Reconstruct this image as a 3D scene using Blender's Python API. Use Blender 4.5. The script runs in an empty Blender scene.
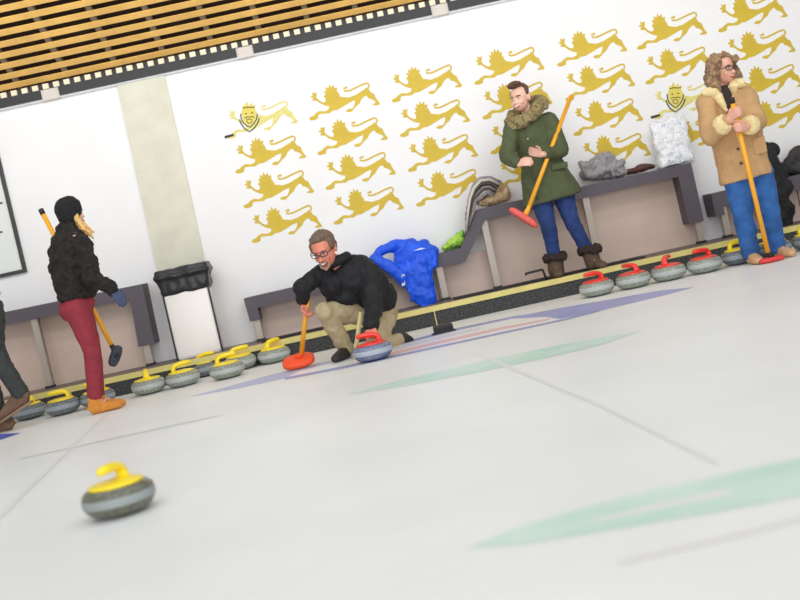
import bpy, bmesh, math, random
from mathutils import Vector, Matrix, noise
from mathutils.bvhtree import BVHTree
random.seed(7)
C = bpy.context.scene.collection
SC = bpy.context.scene
V = Vector
# ------------------------------------------------------------------ camera
FPX = 1150.0
CAMH = 0.84
TH = math.radians(12.45); PI_ = math.atan(62 / FPX); YAW = math.radians(1.2)
Z = V((0, 0, 1))
FH = V((math.sin(YAW), math.cos(YAW), 0)); RR = V((math.cos(YAW), -math.sin(YAW), 0))
FW = FH * math.cos(PI_) - Z * math.sin(PI_); UU = FH * math.sin(PI_) + Z * math.cos(PI_)
CX = RR * math.cos(TH) - UU * math.sin(TH); CY = RR * math.sin(TH) + UU * math.cos(TH)
EYE = V((0, 0, CAMH))
def ray(px, py): return FW + CX * ((px - 400) / FPX) - CY * ((py - 300) / FPX)
def J(px, py, Y):
    d = ray(px, py); return EYE + d * (Y / d.y)
def G(px, py, z=0.0):
    d = ray(px, py); return EYE + d * ((z - CAMH) / d.z)
cam = bpy.data.cameras.new('camera'); cam_o = bpy.data.objects.new('camera', cam); C.objects.link(cam_o)
M = Matrix((CX, CY, -FW)).transposed().to_4x4(); M.translation = EYE
cam_o.matrix_world = M
cam.sensor_width = 36; cam.lens = FPX / 800 * 36
cam.dof.use_dof = True; cam.dof.focus_distance = 9.4; cam.dof.aperture_fstop = 1.7
SC.camera = cam_o

# ------------------------------------------------------------------ materials
def lin(c): return tuple(((x / 255) / 12.92 if x / 255 <= .04045 else ((x / 255 + .055) / 1.055) ** 2.4) for x in c)
def mat(name, rgb, rough=.6, var=.0, scale=8, bump=0, bscale=60, metal=0, spec=.5, rgb2=None, sheen=0, coat=0):
    m = bpy.data.materials.new(name); m.use_nodes = True
    nt = m.node_tree; b = nt.nodes['Principled BSDF']
    c = lin(rgb)
    b.inputs['Base Color'].default_value = (*c, 1); b.inputs['Roughness'].default_value = rough
    b.inputs['Metallic'].default_value = metal; b.inputs['Specular IOR Level'].default_value = spec
    b.inputs['Sheen Weight'].default_value = sheen; b.inputs['Coat Weight'].default_value = coat
    tc = nt.nodes.new('ShaderNodeTexCoord')
    if var or rgb2:
        n = nt.nodes.new('ShaderNodeTexNoise'); n.inputs['Scale'].default_value = scale; n.inputs['Detail'].default_value = 5
        r = nt.nodes.new('ShaderNodeValToRGB')
        c2 = lin(rgb2) if rgb2 else tuple(min(1, x * (1 + var)) for x in c)
        c1 = c if rgb2 else tuple(x * (1 - var) for x in c)
        r.color_ramp.elements[0].color = (*c1, 1); r.color_ramp.elements[1].color = (*c2, 1)
        r.color_ramp.elements[0].position = .35; r.color_ramp.elements[1].position = .65
        nt.links.new(tc.outputs['Object'], n.inputs['Vector']); nt.links.new(n.outputs['Fac'], r.inputs['Fac'])
        nt.links.new(r.outputs['Color'], b.inputs['Base Color'])
    if bump:
        n2 = nt.nodes.new('ShaderNodeTexNoise'); n2.inputs['Scale'].default_value = bscale; n2.inputs['Detail'].default_value = 4
        bp = nt.nodes.new('ShaderNodeBump'); bp.inputs['Strength'].default_value = bump; bp.inputs['Distance'].default_value = .01
        nt.links.new(tc.outputs['Object'], n2.inputs['Vector']); nt.links.new(n2.outputs['Fac'], bp.inputs['Height'])
        nt.links.new(bp.outputs['Normal'], b.inputs['Normal'])
    return m
MT = dict(
    ice=mat('ice', (236, 237, 236), .38, .025, 1.2, spec=.35),
    wall=mat('white_wall_paint', (240, 239, 240), .7, .012, 2),
    concrete=mat('concrete', (218, 215, 198), .8, .05, 5, bump=.2, bscale=40),
    slat=mat('pine_slat', (240, 190, 105), .55, .10, 3),
    cavity=mat('dark_cavity', (58, 38, 26), .9),
    joist=mat('joist_grey', (122, 105, 84), .8),
    dentil=mat('pale_wood', (238, 226, 198), .6),
    black=mat('black_metal', (30, 29, 32), .5),
    white=mat('white_trim', (240, 240, 242), .5),
    bracket=mat('bracket_beige', (214, 205, 198), .6),
    yellow_board=mat('yellow_board', (214, 200, 124), .5, .06, 6),
    carpet=mat('black_speckled_carpet', (34, 34, 36), .95, rgb2=(84, 84, 84), scale=75),
    walk=mat('walkway_rubber', (120, 108, 106), .6, .08, 6),
    mat_=mat('black_mat', (42, 38, 44), .8),
    bench=mat('bench_grey', (88, 81, 90), .55, .04, 5),
    panel=mat('panel_taupe', (208, 184, 170), .4, .04, 3),
    post=mat('post_steel', (172, 160, 150), .4, metal=.3),
    steel=mat('brushed_steel', (226, 220, 216), .38, metal=.35),
    bagblk=mat('bin_bag', (36, 36, 38), .38, bump=.4, bscale=25),
    gold=mat('gold_vinyl', (208, 178, 48), .55, .04, 9),
    pale=mat('pale_gold_vinyl', (222, 212, 128), .55, .08, 30),
    ink=mat('black_ink', (52, 48, 32), .6),
    granite=None,
    hyel=mat('yellow_handle', (250, 222, 30), .35, coat=.3),
    hred=mat('red_handle', (236, 62, 48), .35, coat=.3),
    pole=mat('yellow_pole', (246, 172, 32), .4, coat=.2),
    tan_pole=mat('pale_wood_pole', (214, 196, 140), .5),
    orange=mat('orange_pad', (244, 84, 36), .6, .05, 40),
    pink=mat('red_pad', (226, 96, 88), .6, .06, 40),
    red=mat('red_broom', (222, 60, 62), .5),
    darkpad=mat('dark_pad', (60, 64, 74), .8, .4, 60),
    rubber=mat('black_rubber', (38, 38, 40), .7),
    skin=mat('skin', (226, 168, 146), .5, .05, 20),
    skin2=mat('skin_flushed', (222, 136, 112), .5, .08, 24),
    skin3=mat('skin_pale', (234, 184, 162), .5, .05, 20),
    eye=mat('eye_white', (232, 228, 222), .3), iris=mat('iris', (48, 36, 30), .3), lip=mat('lips', (178, 84, 80), .45),
    teeth=mat('teeth', (244, 238, 228), .3),
    hairbr=mat('brown_hair', (92, 64, 46), .6, .3, 40, bump=.5, bscale=90),
    hairgr=mat('greying_hair', (112, 92, 76), .6, .3, 60, bump=.5, bscale=120),
    haircurl=mat('curly_hair', (122, 92, 66), .6, rgb2=(176, 142, 108), scale=45, bump=.8, bscale=70),
    blonde=mat('blonde_hair', (226, 180, 112), .5, .2, 40),
    beard=mat('grey_beard', (158, 128, 112), .8, .2, 80),
    beanie=mat('black_knit', (24, 24, 27), .9, .3, 80, bump=.5, bscale=120),
    fur=mat('black_fur', (15, 13, 12), .85, rgb2=(40, 33, 28), scale=24, bump=.9, bscale=60),
    maroon=mat('maroon_denim', (142, 42, 56), .8, .08, 18, bump=.2, bscale=40),
    tanboot=mat('tan_suede', (208, 136, 52), .8, .1, 30),
    glove=mat('blue_grey_knit', (70, 78, 108), .9, .2, 60),
    navy=mat('black_jacket', (17, 17, 23), .75, .2, 10),
    khaki=mat('khaki_cotton', (182, 164, 128), .85, .07, 14, bump=.3, bscale=25),
    shoeblk=mat('dark_shoe', (44, 40, 40), .6),
    shoebr=mat('brown_shoe_leather', (110, 82, 62), .7, .15, 20),
    charcoal=mat('charcoal_denim', (56, 60, 58), .85, .12, 25),
    green=mat('olive_parka', (78, 86, 56), .8, .1, 12, bump=.25, bscale=30),
    furtrim=mat('fur_trim', (110, 98, 62), .95, rgb2=(168, 152, 108), scale=50, bump=1, bscale=90),
    denim=mat('blue_denim', (34, 58, 112), .85, .18, 10, bump=.2, bscale=50),
    denim2=mat('washed_denim', (44, 94, 158), .85, .26, 6, bump=.2, bscale=50),
    boot=mat('brown_suede', (92, 76, 60), .9, .1, 30), bootfur=mat('dark_boot_fur', (54, 40, 36), .95, .4, 60, bump=.9, bscale=90),
    suede=mat('tan_sheepskin', (194, 154, 108), .9, .07, 10, bump=.2, bscale=30),
    cream=mat('cream_shearling', (236, 214, 160), .95, .06, 40, bump=.6, bscale=80),
    darkshirt=mat('dark_scarf', (52, 40, 38), .9),
    glass=mat('spectacle_frame', (38, 28, 28), .35),
    blue=mat('blue_nylon', (20, 88, 232), .5, .12, 8, bump=.3, bscale=18),
    whitepatch=mat('white_patch', (226, 232, 240), .6),
    lime=mat('lime_cloth', (176, 216, 84), .7, rgb2=(112, 192, 84), scale=7),
    greycloth=mat('grey_cloth', (150, 146, 150), .8, .2, 14, bump=.5, bscale=20),
    brownfelt=mat('brown_felt', (172, 142, 106), .9, rgb2=(206, 180, 144), scale=24, bump=.6, bscale=60),
    darkbrown=mat('dark_brown_leather', (82, 50, 42), .6, .2, 15),
    blackcoat=mat('black_coat', (32, 31, 34), .85, .3, 14, bump=.4, bscale=24),
    board=mat('poster_board', (226, 229, 226), .4, .02, 3), frame=mat('frame_dark', (58, 54, 56), .5),
    jacketlt=mat('light_grey_jacket', (206, 206, 208), .8),
    blue_paint=mat('blue_ice_paint', (182, 186, 222), .38, .05, 3, spec=.35), blue_line=mat('blue_ice_line', (150, 156, 204), .38, spec=.35),
    strong_blue=mat('deep_blue_ice_paint', (88, 98, 196), .38, spec=.35),
    red_paint=mat('pink_ice_paint', (232, 188, 192), .38, .04, 5, spec=.35), green_paint=mat('green_ice_paint', (214, 233, 223), .38, rgb2=(192, 224, 208), scale=3, spec=.35),
    seam=mat('ice_seam', (229, 229, 228), .38, spec=.35), lilac=mat('lilac_ice_paint', (220, 218, 234), .38, spec=.35), faint=mat('faint_pink_paint', (235, 230, 230), .38, spec=.35),
)
def granite(name, a, b, band):
    m = mat(name, a, .22, rgb2=b, scale=90, spec=.6)
    nt = m.node_tree; bs = nt.nodes['Principled BSDF']
    src = bs.inputs['Base Color'].links[0].from_socket
    tc = nt.nodes.new('ShaderNodeTexCoord'); sx = nt.nodes.new('ShaderNodeSeparateXYZ'); nt.links.new(tc.outputs['Object'], sx.inputs[0])
    s1 = nt.nodes.new('ShaderNodeMath'); s1.operation = 'SUBTRACT'; s1.inputs[1].default_value = .066; nt.links.new(sx.outputs['Z'], s1.inputs[0])
    ab = nt.nodes.new('ShaderNodeMath'); ab.operation = 'ABSOLUTE'; nt.links.new(s1.outputs[0], ab.inputs[0])
    lt = nt.nodes.new('ShaderNodeMath'); lt.operation = 'LESS_THAN'; lt.inputs[1].default_value = .017; nt.links.new(ab.outputs[0], lt.inputs[0])
    mx = nt.nodes.new('ShaderNodeMix'); mx.data_type = 'RGBA'
    nt.links.new(lt.outputs[0], mx.inputs[0]); nt.links.new(src, mx.inputs[6]); mx.inputs[7].default_value = (*lin(band), 1)
    nt.links.new(mx.outputs[2], bs.inputs['Base Color'])
    ma = nt.nodes.new('ShaderNodeMath'); ma.operation = 'MULTIPLY_ADD'; ma.inputs[1].default_value = .5; ma.inputs[2].default_value = .2
    nt.links.new(lt.outputs[0], ma.inputs[0]); nt.links.new(ma.outputs[0], bs.inputs['Roughness'])
    return m
MT['granite'] = granite('green_grey_granite', (112, 118, 108), (168, 174, 162), (176, 182, 180))
MT['granite_fore'] = granite('olive_grey_granite', (78, 78, 66), (118, 118, 102), (146, 152, 152))
MT['granite_dark'] = granite('blue_grey_granite', (74, 80, 84), (128, 136, 142), (148, 156, 164))
MT['granite_blue'] = granite('bluish_granite', (86, 92, 122), (140, 146, 172), (172, 178, 190))

# ------------------------------------------------------------------ helpers
def tag(o, label=None, cat=None, group=None, kind=None):
    if label: o['label'] = label
    if cat: o['category'] = cat
    if group: o['group'] = group
    if kind: o['kind'] = kind
    return o
def empty(name, loc, label=None, cat=None, group=None, kind=None, rot=None):
    o = bpy.data.objects.new(name, None); C.objects.link(o); o.location = loc; o.empty_display_size = .1
    if rot: o.rotation_euler = rot
    return tag(o, label, cat, group, kind)
def link(name, me, m, parent=None):
    o = bpy.data.objects.new(name, me); C.objects.link(o)
    if m: me.materials.append(m)
    if parent: o.parent = parent
    return o
def origin(parent):
    p = V((0, 0, 0))
    while parent: p += parent.location; parent = parent.parent
    return p
def finish(name, bm, m, parent=None, smooth=False, world=True):
    bmesh.ops.recalc_face_normals(bm, faces=bm.faces)
    me = bpy.data.meshes.new(name)
    if parent and world: bmesh.ops.translate(bm, verts=bm.verts, vec=-origin(parent))
    bm.to_mesh(me); bm.free()
    if smooth:
        for p in me.polygons: p.use_smooth = True
    return link(name, me, m, parent)
def prism(bm, pts, off):
    """closed polygon pts (Vectors) extruded by vector off"""
    a = [bm.verts.new(p) for p in pts]; b = [bm.verts.new(p + off) for p in pts]
    n = len(pts)
    bm.faces.new(a); bm.faces.new(b[::-1])
    for i in range(n): bm.faces.new((a[i], b[i], b[(i + 1) % n], a[(i + 1) % n]))
def box(bm, lo, hi):
    x0, y0, z0 = lo; x1, y1, z1 = hi
    prism(bm, [V((x0, y0, z0)), V((x1, y0, z0)), V((x1, y1, z0)), V((x0, y1, z0))], V((0, 0, z1 - z0)))
def frame_of(t):
    t = t.normalized(); a = Z if abs(t.z) < .9 else V((1, 0, 0))
    s = t.cross(a).normalized(); return s, s.cross(t).normalized()
def ringloft(bm, rings):
    vs = [[bm.verts.new(p) for p in r] for r in rings]; n = len(rings[0])
    for a, b in zip(vs, vs[1:]):
        for i in range(n): bm.faces.new((a[i], a[(i + 1) % n], b[(i + 1) % n], b[i]))
    bm.faces.new(vs[0][::-1]); bm.faces.new(vs[-1])
def tube(bm, pts, rs, n=10):
    if not isinstance(rs, (list, tuple)): rs = [rs] * len(pts)
    rings = []; s0 = None
    for i, p in enumerate(pts):
        t = (pts[min(i + 1, len(pts) - 1)] - pts[max(i - 1, 0)]).normalized()
        s, u = frame_of(t)
        if s0 is not None:
            s = (s0 - t * s0.dot(t)).normalized(); u = s.cross(t)
        s0 = s
        rings.append([p + (s * math.cos(2 * math.pi * k / n) + u * math.sin(2 * math.pi * k / n)) * rs[i] for k in range(n)])
    ringloft(bm, rings)
def loft(bm, st, side, n=20, pw=2.0):
    """st: (centre, halfwidth along side, halfdepth)"""
    rings = []
    for i, (p, a, b) in enumerate(st):
        t = (st[min(i + 1, len(st) - 1)][0] - st[max(i - 1, 0)][0]).normalized()
        s = (side - t * side.dot(t)).normalized(); u = s.cross(t).normalized()
        r = []
        for k in range(n):
            c, d = math.cos(2 * math.pi * k / n), math.sin(2 * math.pi * k / n)
            c = math.copysign(abs(c) ** (2 / pw), c); d = math.copysign(abs(d) ** (2 / pw), d)
            r.append(p + s * a * c + u * b * d)
        rings.append(r)
    ringloft(bm, rings)
def ell(bm, c, r, ax=None, seg=16):
    mtx = Matrix.Identity(3) if ax is None else Matrix(ax).transposed()
    ret = bmesh.ops.create_uvsphere(bm, u_segments=seg, v_segments=seg // 2 + 2, radius=1)
    for v in ret['verts']: v.co = c + mtx @ V((v.co.x * r[0], v.co.y * r[1], v.co.z * r[2]))
def cap(bm, p0, p1, r0, r1=None):
    r1 = r0 if r1 is None else r1
    if (p1 - p0).length > 1e-4: tube(bm, [p0, p1], [r0, r1], 12)
    ell(bm, p0, (r0, r0, r0), seg=12); ell(bm, p1, (r1, r1, r1), seg=12)
def limb(bm, pts, rs):
    for i in range(len(pts) - 1): cap(bm, pts[i], pts[i + 1], rs[i], rs[i + 1])
def blob(name, bm, m, parent=None, vox=.009, sm=4, amp=0, freq=10, amp2=0, freq2=40, seed=0):
    """one continuous skin over everything in bm"""
    me = bpy.data.meshes.new('tmp'); bm.to_mesh(me); bm.free()
    t = bpy.data.objects.new('tmp', me); C.objects.link(t)
    r = t.modifiers.new('r', 'REMESH'); r.mode = 'VOXEL'; r.voxel_size = vox
    if sm:
        s = t.modifiers.new('s', 'SMOOTH'); s.iterations = sm; s.factor = .5
    dg = bpy.context.evaluated_depsgraph_get(); dg.update()
    out = bpy.data.meshes.new_from_object(t.evaluated_get(dg))
    bpy.data.objects.remove(t); bpy.data.meshes.remove(me)
    out.name = name
    if amp or amp2:
        off = V((seed * 3.1, seed * 1.7, seed))
        ns = [v.normal.copy() for v in out.vertices]
        for v, nn in zip(out.vertices, ns):
            d = amp * noise.noise(v.co * freq + off) + amp2 * noise.noise(v.co * freq2 + off)
            v.co += nn * d
    if parent:
        o0 = origin(parent)
        for v in out.vertices: v.co -= o0
    for p in out.polygons: p.use_smooth = True
    return link(name, out, m, parent)
def bvh(*objs):
    vs, fs = [], []
    for o in objs:
        o0 = origin(o.parent) if o.parent else V((0, 0, 0)); k = len(vs)
        vs += [v.co + o0 + o.location for v in o.data.vertices]
        fs += [[i + k for i in p.vertices] for p in o.data.polygons]
    return BVHTree.FromPolygons(vs, fs)
def hit(t, px, py, lift=.004, fallback=9.5):
    h = t.ray_cast(EYE, ray(px, py).normalized())
    return (h[0] + h[1] * lift) if h[0] else J(px, py, fallback)
def copy_tree(o, parent=None):
    c = o.copy(); C.objects.link(c)
    if parent: c.parent = parent
    for ch in list(o.children): copy_tree(ch, c)
    return c

# ------------------------------------------------------------------ setting
YW = 11.0          # back wall
YK = 10.17         # kerb face
XL, XR = -8.0, 8.0
ZT = J(200, 110.5 - 200 * .2178, YW).z       # bottom of the black fascia
bm = bmesh.new(); box(bm, (XL, -4, -.1), (XR, YK, 0)); fl = tag(finish('floor', bm, MT['ice']), kind='structure')
bm = bmesh.new(); box(bm, (XL, YW, 0), (XR, YW + .2, ZT + .6)); tag(finish('wall_back', bm, MT['wall']), kind='structure')
WALK = .165
bm = bmesh.new(); box(bm, (XL, YK + .06, 0), (XR, YW, WALK)); tag(finish('walkway_floor', bm, MT['walk']), kind='structure')
kerb = empty('trim_1', (0, YK, 0), kind='structure')
bm = bmesh.new(); box(bm, (XL, YK, 0), (XR, YK + .06, .13)); finish('kerb_face', bm, MT['carpet'], kerb)
bm = bmesh.new(); box(bm, (XL, YK - .008, .128), (XR, YK + .055, .176)); finish('kerb_top', bm, MT['yellow_board'], kerb)
for px, py in ((436, 320), (72, 398)):
    p = J(px, py, YK); bm = bmesh.new(); box(bm, (p.x - .004, YK - .006, 0), (p.x + .004, YK, .13)); finish('kerb_joint', bm, MT['yellow_board'], kerb)
# concrete pillar set into the wall
a = J(118.3, 89.4, YW - .03); b = J(165.3, 78.3, YW - .03); c = J(204.6, 265.5, YW - .03); d = J(155, 267, YW - .03)
dd = (d - a); cc = (c - b)
bm = bmesh.new()
prism(bm, [V((a.x, YW - .03, ZT + .1)), V((b.x, YW - .03, ZT + .1)), V((c.x + .0, YW - .03, WALK)), V((d.x, YW - .03, WALK))], V((0, .06, 0)))
tag(finish('trim_2', bm, MT['concrete']), kind='structure')
# slatted ceiling bulkhead
ceil = empty('ceiling', (0, YW, ZT), kind='structure')
AL = math.radians(30); SD = V((0, -math.cos(AL), math.sin(AL))); SN = V((0, -math.sin(AL), -math.cos(AL)))
E0 = V((0, YW - .05, ZT + .137))
bm = bmesh.new()
for i in range(16):
    s = .068 + i * .139
    p = E0 + SD * (s - .03)
    prism(bm, [V((XL, p.y, p.z)), V((XR, p.y, p.z)), V((XR, p.y, p.z)) + SD * .068, V((XL, p.y, p.z)) + SD * .068], -SN * .012)
finish('slats', bm, MT['slat'], ceil)
bm = bmesh.new()
x = XL + .1
while x < XR:
    p = E0 + SD * -.02 - SN * .012
    prism(bm, [V((x, p.y, p.z)), V((x + .05, p.y, p.z)), V((x + .05, p.y, p.z)) + SD * 2.25, V((x, p.y, p.z)) + SD * 2.25], -SN * .06); x += .46
finish('joists', bm, MT['joist'], ceil)
bm = bmesh.new(); p = E0 - SD * .0 - SN * .16
prism(bm, [V((XL, p.y, p.z)), V((XR, p.y, p.z)), V((XR, p.y, p.z)) + SD * 2.3, V((XL, p.y, p.z)) + SD * 2.3], -SN * .03)
box(bm, (XL, YW - .05, ZT + .137), (XR, YW - .03, ZT + .34)); finish('cavity', bm, MT['cavity'], ceil)
bm = bmesh.new(); bm2 = bmesh.new()
x = XL
while x < XR:
    box(bm, (x, YW - .085, ZT + .09), (x + .055, YW - .06, ZT + .137)); x += .1
finish('dentil_blocks', bm, MT['dentil'], ceil)
box(bm2, (XL, YW - .06, ZT + .088), (XR, YW, ZT + .137)); finish('dentil_backing', bm2, MT['black'], ceil)
def fx(px): return J(px, 108 - px * .2165, YW - .07).x
bm = bmesh.new(); bm2 = bmesh.new()
seg = [(-400, -150), (-135, 42), (60, 237), (254, 432), (449, 627), (644, 820), (837, 1100)]
for i, (s0, s1) in enumerate(seg):
    box(bm, (fx(s0), YW - .08, ZT + .006), (fx(s1), YW, ZT + .089))
    if i + 1 < len(seg): box(bm2, (fx(s1), YW - .06, ZT - .012), (fx(seg[i + 1][0]), YW, ZT + .09))
finish('fascia', bm, MT['black'], ceil); finish('fascia_bracket', bm2, MT['bracket'], ceil)
bm = bmesh.new(); box(bm, (XL, YW - .05, ZT - .008), (XR, YW, ZT + .006)); finish('fascia_edge', bm, MT['white'], ceil)

# ice markings (thin paint on the ice)
NM = [0]
def decal(pts, m, name='ice_marking'):
    NM[0] += 1; h = .0004 + .00012 * NM[0]
    bm = bmesh.new(); f0 = bm.faces.new([bm.verts.new(G(*p) + V((0, 0, h))) for p in pts]); f0.normal_update()
    if f0.normal.z < 0: f0.normal_flip()
    return finish(name, bm, m, fl)
decal([(187, 397.5), (230, 386), (270, 375), (345, 357.5), (400, 343), (460, 328), (540, 312), (610, 300), (660, 291), (696, 287), (660, 296.5), (564, 320), (500, 334), (433, 348.5), (345, 367.5), (300, 376), (240, 388)], MT['ice'], 'ring_ground')
decal([(187, 397.5), (230, 386), (270, 375), (345, 357.5), (345, 359.5), (300, 371), (285, 378.5), (240, 388.3)], MT['blue_paint'], 'ring_paint')
decal([(345, 357), (400, 342.5), (460, 327.5), (520, 315), (520, 317), (460, 329.8), (400, 345), (345, 360)], MT['blue_line'], 'ring_paint')
decal([(500, 319.5), (560, 308), (610, 299.5), (660, 290.5), (696, 287), (660, 296.5), (600, 311), (560, 319), (545, 317)], mat('mid_blue_ice_paint', (164, 168, 214), .38, .06, 3, spec=.35), 'ring_paint')
decal([(285, 377.5), (345, 366), (433, 347), (500, 332.5), (564, 319), (600, 309.5), (600, 311.5), (564, 320.6), (500, 334.5), (433, 349), (345, 368.3), (285, 380)], MT['blue_line'], 'ring_paint')
decal([(380, 355), (433, 342.3), (500, 327.5), (550, 318.5), (550, 320), (500, 330), (433, 345.5), (380, 358.3)], MT['red_paint'], 'ring_paint')
decal([(380, 350.5), (433, 338), (480, 327.5), (480, 329.5), (433, 340.5), (380, 353)], MT['lilac'], 'ring_paint')
decal([(348, 394.5), (400, 380), (480, 362), (560, 345), (640, 331.5), (600, 345), (560, 355), (480, 372), (400, 387)], MT['green_paint'], 'ring_paint')
decal([(467, 549), (520, 527), (600, 503), (700, 480), (800, 458.5), (900, 440), (900, 478), (800, 497), (700, 515), (600, 532), (520, 545)], MT['green_paint'], 'ring_paint')
decal([(560, 529), (640, 508), (730, 488), (730, 496), (640, 514)], MT['seam'], 'ring_paint')
decal([(-90, 456), (0, 434.3), (21, 433), (0, 440), (-90, 460)], MT['strong_blue'], 'line_paint')
decal([(108, 411), (112, 410), (30, 490), (-40, 560), (-48, 560), (24, 490)], MT['seam'], 'ice_seam')
decal([(470, 352), (505, 364), (600, 404), (720, 462), (714, 464), (600, 407), (505, 367)], MT['seam'], 'ice_seam')
decal([(20, 458), (130, 434), (220, 415), (220, 416), (130, 435.2), (20, 459.5)], MT['seam'], 'ice_seam')
decal([(620, 560), (800, 517), (900, 495), (900, 499), (800, 521.5), (620, 565)], MT['faint'], 'line_paint')

# ------------------------------------------------------------------ lion decals
LION = [(55,390),(65,375),(85,368),(100,350),(125,335),(160,338),(185,325),(190,305),(160,298),(130,285),(105,266),(92,268),(74,264),(84,250),(60,240),(80,232),(74,212),(92,217),(106,208),(106,230),(103,245),(120,262),(142,276),(165,276),(166,256),(152,236),(166,226),(152,202),(170,204),(164,176),(184,184),(189,154),(201,178),(219,160),(223,184),(243,178),(240,200),(252,216),(265,241),(320,246),(365,229),(400,206),(428,190),(455,193),(466,210),(490,222),(500,245),(510,262),(528,285),(520,296),(478,299),(485,287),(500,280),(490,266),(470,256),(450,250),(440,236),(425,236),(402,262),(392,285),(370,305),(352,326),(335,343),(303,341),(303,329),(320,321),(345,318),(355,300),(362,275),(360,263),(330,276),(300,296),(265,316),(245,328),(215,333),(190,351),(150,353),(125,356),(116,368),(116,385),(95,396),(70,399)]
TAIL = [(430,188),(450,184),(455,168),(449,153),(436,150),(400,164),(360,184),(328,199),(300,204),(286,197)]
TUFT = [(276,184),(292,178),(300,170),(314,178),(306,188),(292,190)]
def lp(q): return J(300 + q[0] / 6.6667, 60 + q[1] / 6.6667, YW)
L0 = lp((55, 390))
def shape(pts): return [lp(q) - L0 for q in pts]
def ribbon(pts, w):
    out1, out2 = [], []
    for i, p in enumerate(pts):
        t = (pts[min(i + 1, len(pts) - 1)] - pts[max(i - 1, 0)]).normalized(); n = V((-t.z, 0, t.x))
        out1.append(p + n * w / 2); out2.append(p - n * w / 2)
    return out1, out2
def ribbon_mesh(bm, pts, w, y0, y1):
    a, b = ribbon(pts, w)
    for i in range(len(pts) - 1):
        q = [V((p.x, y0, p.z)) for p in (a[i], a[i + 1], b[i + 1], b[i])]
        prism(bm, q, V((0, y1 - y0, 0)))
def lion_mesh():
    bm = bmesh.new()
    prism(bm, [V((p.x, -.003, p.z)) for p in shape(LION)], V((0, .003, 0)))
    ribbon_mesh(bm, shape(TAIL), .017, -.0028, 0)
    prism(bm, [V((p.x, -.0034, p.z)) for p in shape(TUFT)], V((0, .0034, 0)))
    return bm
bm = lion_mesh(); bmesh.ops.recalc_face_normals(bm, faces=bm.faces); lion_me = bpy.data.meshes.new('lion_wall_decal'); bm.to_mesh(lion_me); bm.free(); lion_me.materials.append(MT['gold'])
pale_me = lion_me.copy(); pale_me.materials.clear(); pale_me.materials.append(MT['pale'])
base = [(227, 137.5), (309, 119.2), (391.4, 101.2), (474, 83.5), (556.9, 65.3), (636.9, 48.4), (717.8, 31)]
ORD = ['first', 'second', 'third', 'fourth', 'fifth', 'sixth', 'seventh']; ROW = ['top', 'second', 'third', 'bottom']
def facepts(l): return [lp(q) - L0 for q in l]
for ci, (bx, by) in enumerate(base):
    for ri in range(4):
        px, py = bx + 8.15 * ri, by + 34.7 * ri
        sp = (ci, ri) in ((0, 0), (5, 2))
        o = bpy.data.objects.new('lion_wall_decal', pale_me if sp else lion_me); C.objects.link(o)
        p = J(px, py, YW); o.location = (p.x, YW, p.z)
        if sp:
            w = 'in the upper left corner' if ci == 0 else 'above the white patterned bag'
            tag(o, 'pale gold lion wall decal with an outlined crowned bearded face, ' + w, 'wall decal', 'lion decals on the white wall')
            y0, y1 = -.0055, -.001
            for nm, l, wd in (('beard_outline', [(146, 232), (150, 262), (163, 290), (186, 312), (208, 322), (232, 300), (252, 268), (258, 232)], .010),
                          ('mane_outline', [(138, 270), (150, 300), (172, 330), (205, 352), (235, 330), (262, 290), (270, 262)], .011),
                          ('crown_line', [(162, 196), (190, 188), (220, 190), (240, 186)], .009), ('moustache_line', [(172, 262), (195, 252), (205, 258), (216, 250), (238, 256)], .008),
                          ('mouth_line', [(186, 272), (190, 290), (205, 296), (220, 288), (222, 270), (204, 268), (186, 272)], .007)):
                bm = bmesh.new(); ribbon_mesh(bm, facepts(l), wd, y0, y1); finish(nm, bm, MT['ink'], o, world=False)
            for q in ((182, 232), (222, 226)):
                bm = bmesh.new(); c = lp(q) - L0; box(bm, (c.x - .008, y0, c.z - .006), (c.x + .008, y1, c.z + .006)); finish('eye', bm, MT['ink'], o, world=False)
            bm = bmesh.new(); prism(bm, [V((q.x, -.0045, q.z)) for q in facepts([(160, 200), (156, 176), (172, 186), (186, 150), (198, 182), (222, 158), (226, 182), (246, 170), (240, 198), (246, 230), (235, 280), (206, 305), (168, 280), (152, 235)])], V((0, .002, 0)))
            f_ = finish('face', bm, mat('face_yellow', (224, 206, 92), .55), o, world=False); f_['label'] = 'brighter yellow crowned face'
            bm = bmesh.new(); prism(bm, [V((q.x, -.004, q.z)) for q in facepts([(38, 380), (98, 364), (102, 380), (42, 398)])], V((0, .004, 0)))
            f_ = finish('paw_bar', bm, MT['ink'], o, world=False); f_['label'] = 'short black bar under the front paw'
        else:
            tag(o, f'gold lion wall decal, {ROW[ri]} row of four, {ORD[ci]} lion from the left', 'wall decal', 'lion decals on the white wall')

# ------------------------------------------------------------------ framed board
fr = empty('framed_board', J(-30, 274, YW), 'white board in a thin dark frame on the wall at far left', 'framed board')
def wallbox(bm, px0, py0, px1, py1, y0, y1): pass
pr = J(27, 272, YW - .02); pt = J(-4, 128, YW - .02)
x1, z0, z1 = pr.x, pr.z, pt.z + .25; x0 = x1 - 1.3; t = .035
bm = bmesh.new()
for lo, hi in (((x0, z0), (x1, z0 + t)), ((x0, z1 - t), (x1, z1)), ((x0, z0 + t), (x0 + t, z1 - t)), ((x1 - t, z0 + t), (x1, z1 - t))):
    box(bm, (lo[0], YW - .03, lo[1]), (hi[0], YW, hi[1]))
finish('frame', bm, MT['frame'], fr)
bm = bmesh.new(); box(bm, (x0 + t, YW - .015, z0 + t), (x1 - t, YW, z1 - t)); finish('board', bm, MT['board'], fr)
for py in (203, 232):
    p = J(1, py, YW - .02); bm = bmesh.new(); box(bm, (p.x - .03, YW - .022, p.z - .008), (p.x + .012, YW - .014, p.z + .008)); finish('clip', bm, MT['frame'], fr)

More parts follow.
